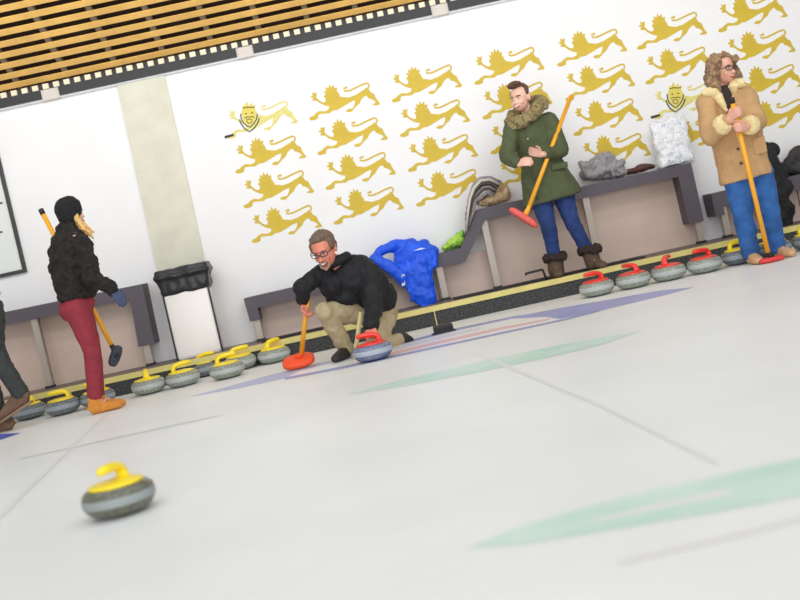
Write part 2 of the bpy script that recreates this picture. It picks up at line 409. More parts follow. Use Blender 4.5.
# ------------------------------------------------------------------ benches
YB = 10.72
def bench(label, top, posts, panel_px, parent_px):
    """top: polygon (pixel) of the front band"""
    root = empty('wall_bench', J(*parent_px, YB) * 1.0, label, 'bench', 'grey benches along the white wall')
    root.location.z = WALK
    bm = bmesh.new(); prism(bm, [J(*p, YB) for p in top], V((0, YW - YB, 0)))
    finish('bench_top', bm, MT['bench'], root)
    for (ax, ay, bx_, by_) in posts:
        a = J(ax, ay, YB + .06); b = J(bx_, by_, YB + .06); xm = (a.x + b.x) / 2
        bm = bmesh.new(); box(bm, (xm - .03, YB + .02, WALK), (xm + .03, YB + .08, a.z + .05)); finish('leg', bm, MT['post'], root)
        bm = bmesh.new(); box(bm, (xm - .04, YB + .01, WALK), (xm + .04, YB + .09, WALK + .025)); finish('foot', bm, MT['black'], root)
    for i, (q0, q1, zt) in enumerate(panel_px):
        a = J(*q0, YW - .06); b = J(*q1, YW - .06)
        bm = bmesh.new(); box(bm, (a.x + .006, YW - .06, WALK), (b.x - .006, YW - .03, zt)); finish('back_panel', bm, MT['panel'], root)
    return root
zl = J(60, 308, YB).z
bench('long grey wall bench behind the woman in the black fur jacket', [(-120, 337.5), (142, 284), (154.5, 343.5), (138.5, 347), (130, 299.5), (-117, 350)], [(-60, 345, -45, 412), (35, 318, 50, 385), (146, 340, 150, 360)],
      [((-120, 390), (-30, 370), zl), ((-30, 370), (46, 350), zl), ((46, 350), (147, 330), zl)], (20, 390))
z2 = J(340, 283, YB).z; z3 = J(580, 194, YB).z
stepped = bench('stepped grey wall bench, low behind the crouching man and high behind the parka', [(243.5, 298.8), (434, 255), (460.5, 248), (478, 209.3), (691, 162.5), (704, 221), (689.5, 224.2), (678.5, 176.8), (485, 220.5), (465, 262), (434, 268.3), (257.5, 308), (260.5, 319.5), (250, 321.8)],
      [(256, 319, 261, 336), (437, 268, 447, 295), (482, 223, 499, 285), (583, 198, 598, 252), (697, 222, 701, 243)],
      [((256, 340), (345, 320), z2), ((345, 320), (440, 300), z2), ((440, 300), (492, 260), z2), ((492, 260), (592, 240), z3), ((592, 240), (694, 215), z3)], (470, 290))
z4 = J(750, 192, YB).z
bench('grey wall bench at the far right under the dark coats', [(711, 194), (900, 152), (903, 167), (723, 207), (725, 214.5), (716, 216.5)], [(723, 212, 728, 240), (840, 185, 850, 216)],
      [((722, 225), (800, 205), z4), ((800, 205), (905, 185), z4)], (760, 230))

# dark mats on the walkway
for px0, px1, py, lab in ((262, 332, 338, 'dark rubber mat on the walkway left of the crouching man'), (452, 640, 288, 'long dark rubber mat on the walkway under the fur-topped boots')):
    a = J(px0, py, 10.6); b = J(px1, py - (px1 - px0) * .22, 10.6)
    bm = bmesh.new(); box(bm, (a.x, YK + .3, WALK), (b.x, YW - .3, WALK + .012)); o = finish('rubber_mat', bm, MT['mat_']); tag(o, lab, 'mat', 'dark mats on the walkway')

# ------------------------------------------------------------------ bin
YBN = 10.6
bl = J(181, 361, YBN); tl = J(158, 277, YBN)
xb0 = J(178.5, 361, YBN).x; xb1 = J(222, 351, YBN).x
ztop = J(183, 266, YBN).z; zbag = J(186, 292, YBN).z
bn = empty('litter_bin', V(((xb0 + xb1) / 2, YBN + .2, WALK)), 'steel litter bin with a black bin bag in front of the concrete pillar', 'bin')
bm = bmesh.new(); box(bm, (xb0 - .0, YBN, WALK), (xb1 + .0, YBN + .26, ztop - .04)); bmesh.ops.bevel(bm, geom=bm.edges[:], offset=.012, segments=2, affect='EDGES'); finish('bin_body', bm, MT['steel'], bn)
for x in (xb0 - .012, xb1 - .002):
    bm = bmesh.new(); box(bm, (x, YBN - .006, WALK), (x + .014, YBN + .03, ztop - .05)); finish('side_edge', bm, MT['black'], bn)
bm = bmesh.new()
cx_ = (xb0 + xb1) / 2; hw = (xb1 - xb0) / 2
st = [(V((cx_, YBN + .13, zbag - .0)), hw + .012, .14), (V((cx_, YBN + .13, zbag + .03)), hw + .028, .15), (V((cx_, YBN + .13, ztop - .10)), hw + .032, .155), (V((cx_, YBN + .13, ztop - .075)), hw + .058, .175), (V((cx_, YBN + .13, ztop - .055)), hw + .058, .175), (V((cx_, YBN + .13, ztop - .045)), hw + .042, .16), (V((cx_, YBN + .13, ztop)), hw + .04, .16)]
loft(bm, st, V((1, 0, 0)), 40, 8); bb = blob('bin_bag', bm, MT['bagblk'], bn, .012, 1, .012, 14)

# ------------------------------------------------------------------ curling stones
PROF = [(0, 0), (.07, 0), (.078, .003), (.1, .006), (.123, .017), (.139, .036), (.1465, .056), (.1465, .078), (.141, .096), (.128, .110), (.105, .118), (.08, .120), (0, .120)]
def lathe(prof, n=40):
    bm = bmesh.new(); rings = []
    for r, z in prof:
        rings.append([bm.verts.new((r * math.cos(2 * math.pi * k / n), r * math.sin(2 * math.pi * k / n), z)) for k in range(n)] if r > 0 else [bm.verts.new((0, 0, z))])
    for a, b in zip(rings, rings[1:]):
        for k in range(n):
            q = [a[k % len(a)], a[(k + 1) % len(a)], b[(k + 1) % len(b)], b[k % len(b)]]
            q2 = []
            for v in q:
                if v not in q2: q2.append(v)
            if len(q2) > 2: bm.faces.new(q2)
    return bm
def make_stone(gm, hm):
    root = empty('curling_stone', (0, 0, 0))
    finish('stone_body', lathe(PROF), MT[gm], root, True)
    finish('handle_cap', lathe([(0, .114), (.108, .114), (.113, .121), (.104, .128), (.06, .135), (0, .135)], 32), MT[hm], root, True)
    bm = bmesh.new()
    pts = [V((-.062, 0, .124)), V((-.064, 0, .15)), V((-.056, 0, .172)), V((-.032, 0, .184)), V((.0, 0, .188)), (V((.045, 0, .190))), V((.085, 0, .188)), V((.098, 0, .183))]
    loft(bm, [(p, w, h) for p, w, h in zip(pts, (.034, .027, .023, .023, .025, .025, .022, .012), (.022, .020, .019, .019, .0195, .0195, .017, .010))], V((0, 1, 0)), 14)
    finish('handle', bm, MT[hm], root, True)
    return root
protos = {}
def stone(px, py, gm, hm, rot, label, group):
    k = (gm, hm); fp = G(px, py)
    if k not in protos: protos[k] = o = make_stone(gm, hm)
    else: o = copy_tree(protos[k])
    o.location = (fp.x, fp.y + .088, .0035 if fl else 0); o.rotation_euler = (0, 0, math.radians(rot))
    return tag(o, label, 'curling stone', group)
GL = 'yellow-handled curling stones along the left kerb'; GR = 'red-handled curling stones along the right kerb'; GY = 'yellow-handled curling stones around the tan coat'
stone(28, 420, 'granite_dark', 'hyel', 150, 'dark granite curling stone half hidden behind the brown shoe at far left', GL)
stone(61.5, 415.5, 'granite_dark', 'hyel', 195, 'dark granite curling stone with open yellow handle, left of the tan boot', GL)
stone(97.2, 407, 'granite_dark', 'hyel', 175, 'granite curling stone partly hidden behind the tan boot and maroon trouser leg', GL)
stone(148.5, 394.7, 'granite', 'hyel', 100, 'yellow-handled curling stone, first in the cluster right of the tan boot', GL)
stone(183, 387, 'granite', 'hyel', 8, 'yellow-handled curling stone, second in the cluster below the litter bin', GL)
stone(207, 376.6, 'granite_dark', 'hyel', 355, 'yellow-handled curling stone mostly hidden between two others below the litter bin', GL)
stone(227.5, 379, 'granite', 'hyel', 3, 'yellow-handled curling stone in front at the right of the cluster below the bin', GL)
stone(240.8, 370.8, 'granite', 'hyel', 5, 'yellow-handled curling stone peeking out behind the right end of the cluster', GL)
stone(275, 363.2, 'granite', 'hyel', 50, 'lone yellow-handled curling stone left of the orange broom head', GL)
stone(600.5, 296, 'granite', 'hred', 200, 'red-handled curling stone nearest the fur-topped boots', GR)
stone(637.5, 288, 'granite', 'hred', 120, 'second red-handled curling stone right of the fur-topped boots', GR)
stone(673, 280.3, 'granite', 'hred', 60, 'third red-handled curling stone right of the fur-topped boots', GR)
stone(709.5, 272.6, 'granite', 'hred', 205, 'red-handled curling stone under the end of the high bench', GR)
stone(744, 264, 'granite_dark', 'hyel', 5, 'dark yellow-handled curling stone just left of the tan coat woman', GY)
stone(779, 256.3, 'granite_dark', 'hyel', 20, 'dark yellow-handled curling stone behind the red broom head', GY)
stone(815, 248.4, 'granite_dark', 'hyel', 350, 'dark yellow-handled curling stone at the right edge beyond the red broom', GY)
ms = stone(374.8, 361.3, 'granite_blue', 'hred', 185, 'bluish curling stone with red handle under the crouching man’s hand', 'single curling stones in play'); ms['label'] = 'bluish curling stone with red handle under the crouching man'
stone(118, 518.5, 'granite_fore', 'hyel', 252, 'yellow-handled curling stone alone on open ice, nearest of all', 'single curling stones in play')

# ------------------------------------------------------------------ brooms
def broom(label, top, bot, padm, pad, pole_r=.019, cap_=True, tip=None):
    """pad: list of (centre offset axis vec, half len, half width, half thick)"""
    root = empty('curling_broom', bot, label, 'broom', 'curling brooms')
    bm = bmesh.new(); tube(bm, [top, bot], pole_r, 14); finish('pole', bm, MT['pole'], root, True)
    if cap_:
        d = (top - bot).normalized(); bm = bmesh.new(); tube(bm, [top - d * .01, top + d * .035], pole_r * 1.12, 14); finish('pole_cap', bm, MT['black'], root, True)
    c, ax, up, hl, hw, ht, hm = pad
    ax = ax.normalized(); up = (up - ax * up.dot(ax)).normalized(); w = ax.cross(up)
    bm = bmesh.new()
    rings = []
    for k, (s, h) in enumerate(((.86, -ht), (1, -ht * .5), (1, ht * .35), (.8, ht))):
        rings.append([c + up * h + (ax * math.copysign(abs(math.cos(a)) ** .7, math.cos(a)) * hl + w * math.copysign(abs(math.sin(a)) ** .7, math.sin(a)) * hw) * s for a in [2 * math.pi * q / 32 for q in range(32)]])
    ringloft(bm, rings); finish('brush_head', bm, MT[padm], root, True)
    bm = bmesh.new(); tube(bm, [c + up * ht * .6, c + up * ht * 1.0 + (bot - c) * .35, bot, bot + (top - bot).normalized() * .05], [.028, .022, .019, .016], 14); finish('socket', bm, MT[hm], root, True)
    return root
bt = J(42.5, 213, 9.22); bb_ = J(111.5, 345, 9.2)
broom('yellow-poled broom with dark brush head tucked behind the woman in black fur', bt, bb_, 'darkpad', (J(115.5, 356, 9.19), J(119, 346, 9.19) - J(112, 366, 9.19), V((.8, -.5, .35)), .088, .045, .022, 'rubber'))
bo = G(300, 369); bo.z = .018
b_or = broom('yellow-poled broom with flat orange head held by the crouching man', J(308.5, 291, 8.84), V((J(301.5, 354, bo.y).x, bo.y + .01, .115)), 'orange', (V((bo.x, bo.y + .04, .062)), V((1, 0, .02)), V((0, -.36, .93)), .128, .10, .026, 'orange'), cap_=False)
broom('yellow-poled broom with salmon red head held by the parka woman', J(571, 96, 10.33), J(529, 207, 10.0), 'pink', (J(523.5, 217.5, 9.99), J(537, 225.5, 9.97) - J(511, 209, 10.02), J(529, 207, 10.0) - J(523.5, 217, 9.99), .145, .055, .026, 'pole'), cap_=False)
br = G(771.5, 262); br.z = .02
broom('orange-yellow broom with red head held upright by the woman in tan coat', J(732.5, 102, 8.93), V((J(767.5, 250, br.y - .03).x, br.y - .03, .085)), 'red', (V((br.x, br.y - .02, .024)), V((1, .05, 0)), Z, .105, .05, .018, 'rubber'), pole_r=.019)
# pale stick in the man's lap
bm = bmesh.new(); tube(bm, [J(361, 312, 8.72), V((G(355, 352).x, 8.74, .004))], .017, 12); tag(finish('wooden_stick', bm, MT['tan_pole'], None, True), 'pale wooden stick upright in front of the crouching man’s knee'.replace('’', "'"), 'stick')

# ------------------------------------------------------------------ people
def hand(bm, w, d, n, s, curl=.5, r=.0085, k=1.0, spread=0.0):
    """wrist point, direction of fingers, palm normal (fingers curl towards it), thumb side"""
    d = d.normalized(); n = (n - d * n.dot(d)).normalized(); s = (s - d * s.dot(d) - n * s.dot(n)).normalized()
    for off, ln in zip((.030, .0105, -.0095, -.028), (.070, .079, .073, .056)):
        b = w + (d * (.088 - abs(off) * .15) + s * off) * k
        cap(bm, w + s * off * .55 * k, b, r * 1.55 * k, r * 1.25 * k)
        a = curl * .75; p = b
        for i, fr_ in enumerate((.46, .30, .24)):
            q = p + (d * math.cos(a) + n * math.sin(a) + s * spread * off * 8) * ln * fr_ * k
            cap(bm, p, q, r * k * (1.05 - .08 * i), r * k * (.97 - .08 * i)); p = q; a += curl * .95
    cap(bm, w + d * .03 * k, w + d * .075 * k, .017 * k, .014 * k)
    t0 = w + (d * .022 + s * .022) * k; t1 = t0 + (d * .030 + s * .026 + n * .012) * k; t2 = t1 + (d * .03 + s * .008 + n * (.008 + .022 * curl)) * k; t3 = t2 + (d * .022 - s * .004 * curl + n * (.004 + .02 * curl)) * k
    limb(bm, [t0, t1, t2, t3], [.0135 * k, .0115 * k, .010 * k, .008 * k])
def head_axes(face, up=Z):
    f_ = face.normalized(); s = f_.cross(up).normalized(); u = s.cross(f_).normalized(); return s, f_, u
def head(bm, c, face, up=Z, k=1.0, soft=False):
    s, f_, u = head_axes(face, up); ax = (s, f_, u)
    P = lambda a, b, c_: c + (s * a + f_ * b + u * c_) * k
    e = lambda p, r: ell(bm, p, tuple(x * k for x in r), ax, 20)
    e(P(0, -.012, .026), (.076, .096, .09)); e(P(0, .018, -.03), (.062 if soft else .066, .074, .078 if soft else .082)); e(P(0, .044, -.076), (.028, .032, .026) if soft else (.036, .034, .03))
    e(P(0, .066 if soft else .07, .024), (.05, .018, .014)); e(P(.034, .064, -.032), (.024, .02, .02)); e(P(-.034, .064, -.032), (.024, .02, .02))
    cap(bm, P(0, .083, .004), P(0, .103 if soft else .107, -.03), .008 * k, (.0115 if soft else .0135) * k)
    e(P(.013, .094, -.034), (.009, .01, .008)); e(P(-.013, .094, -.034), (.009, .01, .008))
    e(P(0, .086, -.058), (.024, .012, .009))
    for q in (1, -1): e(P(.077 * q, -.008, -.008), (.010, .02, .032))
def face_parts(root, c, face, up=Z, k=1.0, smile=False, brow='hairbr'):
    s, f_, u = head_axes(face, up); P = lambda a, b, c_: c + (s * a + f_ * b + u * c_) * k
    ax = (s, f_, u)
    for q in (1, -1):
        bm = bmesh.new(); ell(bm, P(.031 * q, .0795, .002), (.0135 * k, .009 * k, .0075 * k), ax, 12); e_ = finish('eye', bm, MT['eye'], root, True)
        bm = bmesh.new(); ell(bm, P(.031 * q, .0855, .002), (.0062 * k, .005 * k, .0062 * k), ax, 10); finish('iris', bm, MT['iris'], e_, True)
        bm = bmesh.new(); tube(bm, [P(.014 * q, .092, .019), P(.032 * q, .089, .024), P(.05 * q, .076, .018)], [.004 * k, .0045 * k, .003 * k], 8); finish('eyebrow', bm, MT[brow], root, True)
    bm = bmesh.new()
    tube(bm, [P(-.026, .083, -.058), P(-.012, .0955, -.064), P(0, .098, -.065), P(.012, .0955, -.064), P(.026, .083, -.058)], [.003 * k, .0065 * k, .007 * k, .0065 * k, .003 * k], 8); mo = finish('mouth', bm, MT['lip'], root, True)
    if smile:
        bm = bmesh.new(); tube(bm, [P(-.02, .090, -.059), P(0, .1035, -.062), P(.02, .090, -.059)], [.003 * k, .006 * k, .003 * k], 8); finish('teeth', bm, MT['teeth'], mo, True)
def glasses(root, c, face, up=Z, k=1.0, hh=.018, w=.0036):
    s, f_, u = head_axes(face, up); P = lambda a, b, c_: c + (s * a + f_ * b + u * c_) * k
    bm = bmesh.new()
    for q in (1, -1):
        ring = [P(.034 * q + .026 * math.cos(t), .103 - .012 * abs(.034 * q + .026 * math.cos(t)) / .06, .001 + hh * math.copysign(abs(math.sin(t)) ** .6, math.sin(t))) for t in [2 * math.pi * i / 16 for i in range(17)]]
        tube(bm, ring, w * k, 6); tube(bm, [P(.060 * q, .09, .008), P(.08 * q, .05, .010), P(.083 * q, -.005, .006)], .0034 * k, 6)
    tube(bm, [P(-.009, .104, .004), P(.009, .104, .004)], .0036 * k, 6)
    finish('glasses', bm, MT['glass'], root, True)
def body(root, skin, hd, face, jn, hands, k=1.0, up=Z, build=1.0, soft=False):
    """jn: dict of joints -> one continuous figure"""
    bm = bmesh.new(); head(bm, hd, face, up, k, soft)
    s, f_, u = head_axes(face, up)
    limb(bm, [hd - u * .055 - f_ * .02, hd * .35 + jn['neck'] * .65, jn['neck']], [.052, .053, .06])
    b = build
    cap(bm, jn['neck'], jn['chest'], .07 * b, .115 * b); cap(bm, jn['chest'], jn['waist'], .115 * b, .105 * b); cap(bm, jn['waist'], jn['pelvis'], .105 * b, .115 * b)
    for q in 'lr':
        cap(bm, jn['neck'], jn['sh' + q], .055, .052); limb(bm, [jn['sh' + q], jn['el' + q], jn['wr' + q]], [.05 * b, .04 * b, .026])
        cap(bm, jn['chest'], jn['sh' + q], .09 * b, .05)
        cap(bm, jn['pelvis'], jn['hi' + q], .1 * b, .085 * b); limb(bm, [jn['hi' + q], jn['kn' + q], jn['an' + q]], [.08 * b, .052 * b, .036])
        limb(bm, [jn['an' + q], jn['to' + q]], [.036, .024])
    for h in hands: hand(bm, *h[:4], **h[4])
    return blob('body', bm, MT[skin], root, .0058, 2)
def shoe(bm, ankle, heel, toe, r=.045, hgt=.1, sole_z=None):
    """closed shoe around the foot from heel point to toe point (points on the sole)"""
    d = (toe - heel); d.normalize(); up = Z
    L = (toe - heel).length
    loft(bm, [(heel + d * L * t + up * h, w, h) for t, w, h in ((.0, .028, .03), (.04, .036, .042), (.25, .038, .05), (.5, .042, .042), (.75, .047, .033), (.93, .036, .026), (1., .02, .016))], d.cross(Z), 16, 2.6)
    cap(bm, heel + d * L * .2 + up * .05, ankle, r, r)
def pxm(n, Y): return n * Y / FPX

SIDE = RR
# ---- woman in black fur jacket
Y = 9.0
ft = V((J(97, 405, 8.98).x, 9.0, 0)); zs = 0
w1 = empty('person', ft, 'person seen from behind in black beanie, black fur jacket and maroon trousers', 'person')
hd = J(70.5, 214, 9.02); face = V((.74, .66, -.05))
jn = dict(neck=J(69, 231, 9.02), chest=J(72, 250, 9.0), waist=J(74, 282, 9.0), pelvis=J(76, 303, 9.02),
          shr=J(82, 244, 8.87), elr=J(91.5, 277, 8.82), wrr=J(112, 288.5, 8.80), shl=J(64, 240, 9.17), ell=J(74, 268, 9.28), wrl=J(88, 283, 9.29),
          hir=J(76, 307, 8.94), knr=J(91.5, 351, 8.93), anr=J(94, 396, 8.99), hil=J(79, 306, 9.1), knl=J(93.5, 350, 9.08), anl=J(97, 393, 9.1))
jn['tor'] = V((jn['anr'].x + .11, jn['anr'].y + .02, .045)); jn['tol'] = V((jn['anl'].x + .11, jn['anl'].y + .03, .045))
for q in 'lr': jn['an' + q].z = .10
hp = [(jn['wrr'], J(124, 303, 8.8) - jn['wrr'], V((-.3, .6, -.4)), V((0.3, .6, .5)), dict(curl=.35)), (jn['wrl'], V((.5, -.15, -.35)), V((-.2, -.9, 0)), V((.3, 0, .9)), dict(curl=1.2))]
body(w1, 'skin', hd, face, jn, hp, 1.0, Z, .95, True)
face_parts(w1, hd, face)
bm = bmesh.new()
loft(bm, [(J(68, 224, 9.02), .07, .07), (J(69, 231, 9.02), .105, .09), (J(70, 238, 9.0), .145, .14), (J(71.5, 250, 9.0), .17, .18), (J(73, 270, 9.0), .168, .175), (J(75, 288, 9.0), .155, .165), (J(76.5, 298.5, 9.0), .14, .155)], SIDE, 24)
loft(bm, [(J(67.5, 222, 9.02), .082, .08), (J(69.5, 233, 9.02), .115, .105)], SIDE, 20)
limb(bm, [jn['shr'], jn['elr'], jn['wrr'] - (jn['wrr'] - jn['elr']) * .1], [.075, .072, .058])
limb(bm, [jn['shl'], jn['ell'], jn['wrl']], [.075, .068, .055])
blob('fur_jacket', bm, MT['fur'], w1, .009, 2, .022, 13, .012, 42)
bm = bmesh.new(); limb(bm, [jn['hir'], jn['knr'], V((jn['anr'].x, jn['anr'].y, .115))], [.105, .064, .056]); limb(bm, [jn['hil'], jn['knl'], V((jn['anl'].x, jn['anl'].y, .115))], [.105, .064, .056])
ell(bm, J(77, 305, 9.02), (.145, .16, .09)); ell(bm, J(71.5, 311, 9.0), (.095, .14, .09))
blob('trousers', bm, MT['maroon'], w1, .009, 4, .006, 16)
for an, dy in (('anr', -.0), ('anl', .02)):
    p = jn[an]; heel = V((p.x - .055, p.y - .01, .004)); toe = heel + V((.245, .045 + dy, 0))
    bm = bmesh.new(); shoe(bm, V((p.x, p.y, .115)), heel, toe, .058); b_ = blob('boot', bm, MT['tanboot'], w1, .007, 2); b_['label'] = 'tan suede ankle boot'
    bm = bmesh.new()
    for i in range(4): q = heel.lerp(toe, .3 + .09 * i) + V((0, 0, .118 - .013 * i)); tube(bm, [q + V((0, -.025, -.006)), q + V((0, 0, .006)), q + V((0, .025, -.006))], .004, 6)
    finish('laces', bm, MT['darkbrown'], b_, True)
gb = bmesh.new(); hand(gb, *hp[0][:4], curl=.35, r=.0112, k=1.04); cap(gb, jn['wrr'] + (jn['elr'] - jn['wrr']) * .05, jn['wrr'], .034, .036); blob('glove', gb, MT['glove'], w1, .006, 1)
gb = bmesh.new(); hand(gb, *hp[1][:4], curl=1.2, r=.0112, k=1.04); blob('glove', gb, MT['glove'], w1, .006, 1)
bm = bmesh.new(); loft(bm, [(J(70, 222.5, 9.02), .074, .085), (J(69.5, 217, 9.02), .092, .104), (J(68, 209, 9.02), .107, .115), (J(66.5, 203.5, 9.02), .098, .105), (J(65, 199, 9.02), .066, .072), (J(64.2, 197, 9.02), .03, .03)], SIDE, 24); blob('beanie', bm, MT['beanie'], w1, .008, 3, .006, 20, .003, 70)
bm = bmesh.new()
for a, b_, c_, r in ((0, 0, 0, .022), (3, -2, .04, .02), (-2, 2, .03, .02), (1, 3, .05, .018)): limb(bm, [J(76, 215, 8.98 + c_), J(77.5 + a * .3, 220, 8.93 + c_), J(84 + a, 229 + b_, 8.92 + c_), J(92.5 + a * .6, 234.5 + b_, 8.93 + c_)], [r, r, r * .75, .008])
blob('hair', bm, MT['blonde'], w1, .007, 2, .006, 40)

# ---- crouching man
mroot = empty('person', V((J(365, 350, 9.0).x, 9.0, 0)), 'smiling person crouching in black jacket and khaki trousers, one hand on a stone', 'person')
hd = J(324, 249.5, 8.78); face = V((-.36, -.86, -.36)); upm = V((-.08, -.1, 1)).normalized()
jn = dict(neck=J(338, 267, 8.92), chest=J(350, 281, 9.0), waist=J(368, 298, 9.15), pelvis=J(381, 309, 9.28),
          shl=J(369, 275, 8.9), ell=J(374, 304, 8.72), wrl=J(371, 325, 8.48), shr=J(323, 273, 8.9), elr=J(302.5, 287, 8.8), wrr=J(303.5, 304, 8.86),
          hir=J(372, 312, 9.2), knr=J(325, 311.5, 8.82), anr=J(346, 350, 8.98), hil=J(385, 312, 9.3), knl=J(374, 350, 8.93), anl=J(400, 340, 9.2))
jn['tor'] = V((jn['anr'].x - .06, jn['anr'].y - .12, .04)); jn['tol'] = jn['anl'] + V((.05, .02, -.06))
hm_ = ms.location + V((0, 0, .184))
hl = (jn['wrl'], V((.0, -.75, -.66)), V((0, .6, -.8)), V((-1, 0, 0)), dict(curl=1.1, k=.95))
pr_ = J(306.6, 312, 8.86)
hr = (jn['wrr'], J(306.5, 313, 8.85) - jn['wrr'], V((.6, -.5, .2)), V((.3, -.6, -.6)), dict(curl=1.1))
hbody = body(mroot, 'skin2', hd, face, jn, [hl, hr], 1.15, upm, 1.08)
face_parts(mroot, hd, face, upm, 1.15, True, 'hairgr'); glasses(mroot, hd, face, upm, 1.15, .013, .0028)
s, f_, u = head_axes(face, upm); P = lambda a, b, c_: hd + (s * a + f_ * b + u * c_) * 1.15
bm = bmesh.new(); ax = (s, f_, u)
ell(bm, P(0, -.026, .048), (.096, .108, .094), ax, 20); ell(bm, P(0, .034, .098), (.066, .05, .028), ax); ell(bm, P(0, -.06, .0), (.087, .058, .07), ax)
for q in (1, -1): ell(bm, P(.073 * q, .012, .032), (.017, .036, .048), ax)
blob('hair', bm, MT['hairgr'], mroot, .007, 1, .005, 40)
bm = bmesh.new(); tube(bm, [P(-.032, .076, -.058), P(-.03, .078, -.085), P(0, .084, -.106), P(.03, .078, -.085), P(.032, .076, -.058)], [.009, .014, .018, .014, .009], 8)
tube(bm, [P(-.028, .09, -.05), P(0, .103, -.047), P(.028, .09, -.05)], .006, 8); blob('beard', bm, MT['beard'], mroot, .006, 1)
bm = bmesh.new()
ell(bm, J(350, 281, 9.0), (.20, .19, .17)); ell(bm, J(366, 286, 9.08), (.185, .2, .19)); ell(bm, J(378, 298, 9.2), (.16, .2, .13)); ell(bm, J(334, 284, 8.93), (.13, .14, .13)); ell(bm, J(382, 303, 9.24), (.125, .17, .09))
ell(bm, J(345, 296, 8.98), (.15, .15, .09)); ell(bm, J(343, 271, 8.95), (.13, .12, .1)); cap(bm, J(362, 270, 8.96), jn['shl'], .11, .105); ell(bm, J(352, 270, 8.97), (.14, .13, .1))
limb(bm, [J(338, 266, 8.93), J(360, 268, 8.98)], [.09, .11]); cap(bm, jn['shr'], J(340, 272, 8.95), .075, .1)
limb(bm, [jn['shl'], jn['ell'], jn['wrl']], [.095, .078, .058]); limb(bm, [jn['shr'], jn['elr'], jn['wrr'] - V((0, 0, -.03))], [.078, .07, .05])
jk = blob('jacket', bm, MT['navy'], mroot, .009, 3, .016, 9, .008, 24)
bm = bmesh.new(); s2, f2, u2 = s, f_, u
ring = [jn['neck'] + V((0, -.02, .045)) + V((.085 * math.cos(t), .08 * math.sin(t), .02 * math.cos(t))) for t in [2 * math.pi * i / 20 for i in range(21)]]
tube(bm, ring, .042, 8); blob('collar', bm, MT['navy'], mroot, .009, 1)
tk = bvh(jk); bm = bmesh.new(); tube(bm, [hit(tk, 333 + i * 1.2, 270 + i * 4.6, .002, 8.8) for i in range(8)], .0045, 6); finish('zip', bm, MT['black'], mroot, True)
bm = bmesh.new(); limb(bm, [jn['hir'], jn['knr'], J(346.5, 349, 8.99)], [.115, .078, .062]); limb(bm, [jn['hil'], jn['knl'], J(399.5, 340.5, 9.2)], [.11, .078, .06])
ell(bm, J(381, 310, 9.27), (.14, .15, .1)); blob('trousers', bm, MT['khaki'], mroot, .009, 3, .012, 14, .005, 34)
p = jn['anr']; heel = V((p.x + .02, p.y + .03, .004)); toe = heel + V((-.12, -.235, 0)); bm = bmesh.new(); shoe(bm, V((p.x, p.y, .1)), heel, toe, .042); b_ = blob('shoe', bm, MT['shoeblk'], mroot, .007, 2)
bm = bmesh.new(); q = jn['anl']; limb(bm, [q + V((-.02, 0, 0)), q + V((.03, .01, .005)), q + V((.065, .03, -.03)), q + V((.06, .02, -.10))], [.05, .052, .048, .036]); blob('shoe', bm, MT['shoeblk'], mroot, .007, 2)

# ---- woman in green parka
pk = empty('person', V((J(577, 276, 10.33).x, 10.33, WALK)), 'person in olive green fur-collared parka and blue jeans standing on the walkway', 'person')
hd = J(520.5, 98.5, 10.3); face = V((-.62, -.78, -.04)); upp = V((-.02, 0, 1)).normalized()
jn = dict(neck=J(530, 117, 10.34), chest=J(534, 136, 10.35), waist=J(541, 163, 10.36), pelvis=J(547, 185, 10.36),
          shl=J(549, 121, 10.33), ell=J(560.5, 150, 10.24), wrl=J(542, 154.5, 10.1), shr=J(512, 128, 10.30), elr=J(507, 156, 10.2), wrr=J(518, 164, 10.08),
          hir=J(539, 192, 10.33), knr=J(548.5, 226, 10.24), anr=J(555.5, 264, 10.36), hil=J(561, 188, 10.36), knl=J(571.5, 221, 10.26), anl=J(590, 254, 10.34))
jn['tor'] = V((jn['anr'].x - .01, jn['anr'].y - .08, WALK + .06)); jn['tol'] = V((jn['anl'].x + .03, jn['anl'].y - .08, WALK + .06))
for q in 'lr': jn['an' + q].z = WALK + .13
hl = (jn['wrl'], J(529, 151, 10.04) - jn['wrl'], V((-.1, -1, -.1)), V((-.3, 0, 1)), dict(curl=.22, spread=.22))
hr = (jn['wrr'], J(526, 162, 10.02) - jn['wrr'], V((.2, .9, -.4)), V((.3, -.2, 1)), dict(curl=.7))
body(pk, 'skin3', hd, face, jn, [hl, hr], 1.08, upp, .95, True)
face_parts(pk, hd, face, upp, 1.08, True)
s, f_, u = head_axes(face, upp); ax = (s, f_, u); P = lambda a, b, c_: hd + (s * a + f_ * b + u * c_) * 1.1
bm = bmesh.new(); ell(bm, P(0, -.03, .062), (.078, .088, .07), ax, 20); ell(bm, P(.01, .03, .115), (.07, .068, .036), ax); ell(bm, P(-.02, .07, .118), (.05, .032, .026), ax); ell(bm, P(0, -.07, .01), (.06, .036, .06), ax)
for q in (1, -1): ell(bm, P(.074 * q, .0, .045), (.011, .03, .036), ax)
blob('hair', bm, MT['hairbr'], pk, .007, 1, .008, 30)
bm = bmesh.new()
loft(bm, [(J(530.5, 115, 10.34), .085, .08), (J(531, 119, 10.34), .165, .11), (J(532, 125, 10.34), .205, .135), (J(535, 140, 10.35), .2, .15), (J(540.5, 160, 10.35), .19, .145), (J(546, 178, 10.35), .225, .17), (J(550, 191, 10.35), .26, .185), (J(552.5, 200, 10.35), .275, .19)], SIDE, 28)
limb(bm, [jn['shl'], jn['ell'], jn['wrl'] + (jn['ell'] - jn['wrl']) * .3], [.082, .075, .055]); limb(bm, [jn['shr'], jn['elr'], jn['wrr'] + (jn['elr'] - jn['wrr']) * .22], [.078, .072, .056])
pc = blob('parka', bm, MT['green'], pk, .010, 3, .014, 8, .006, 26)
tk = bvh(pc)
bm = bmesh.new()
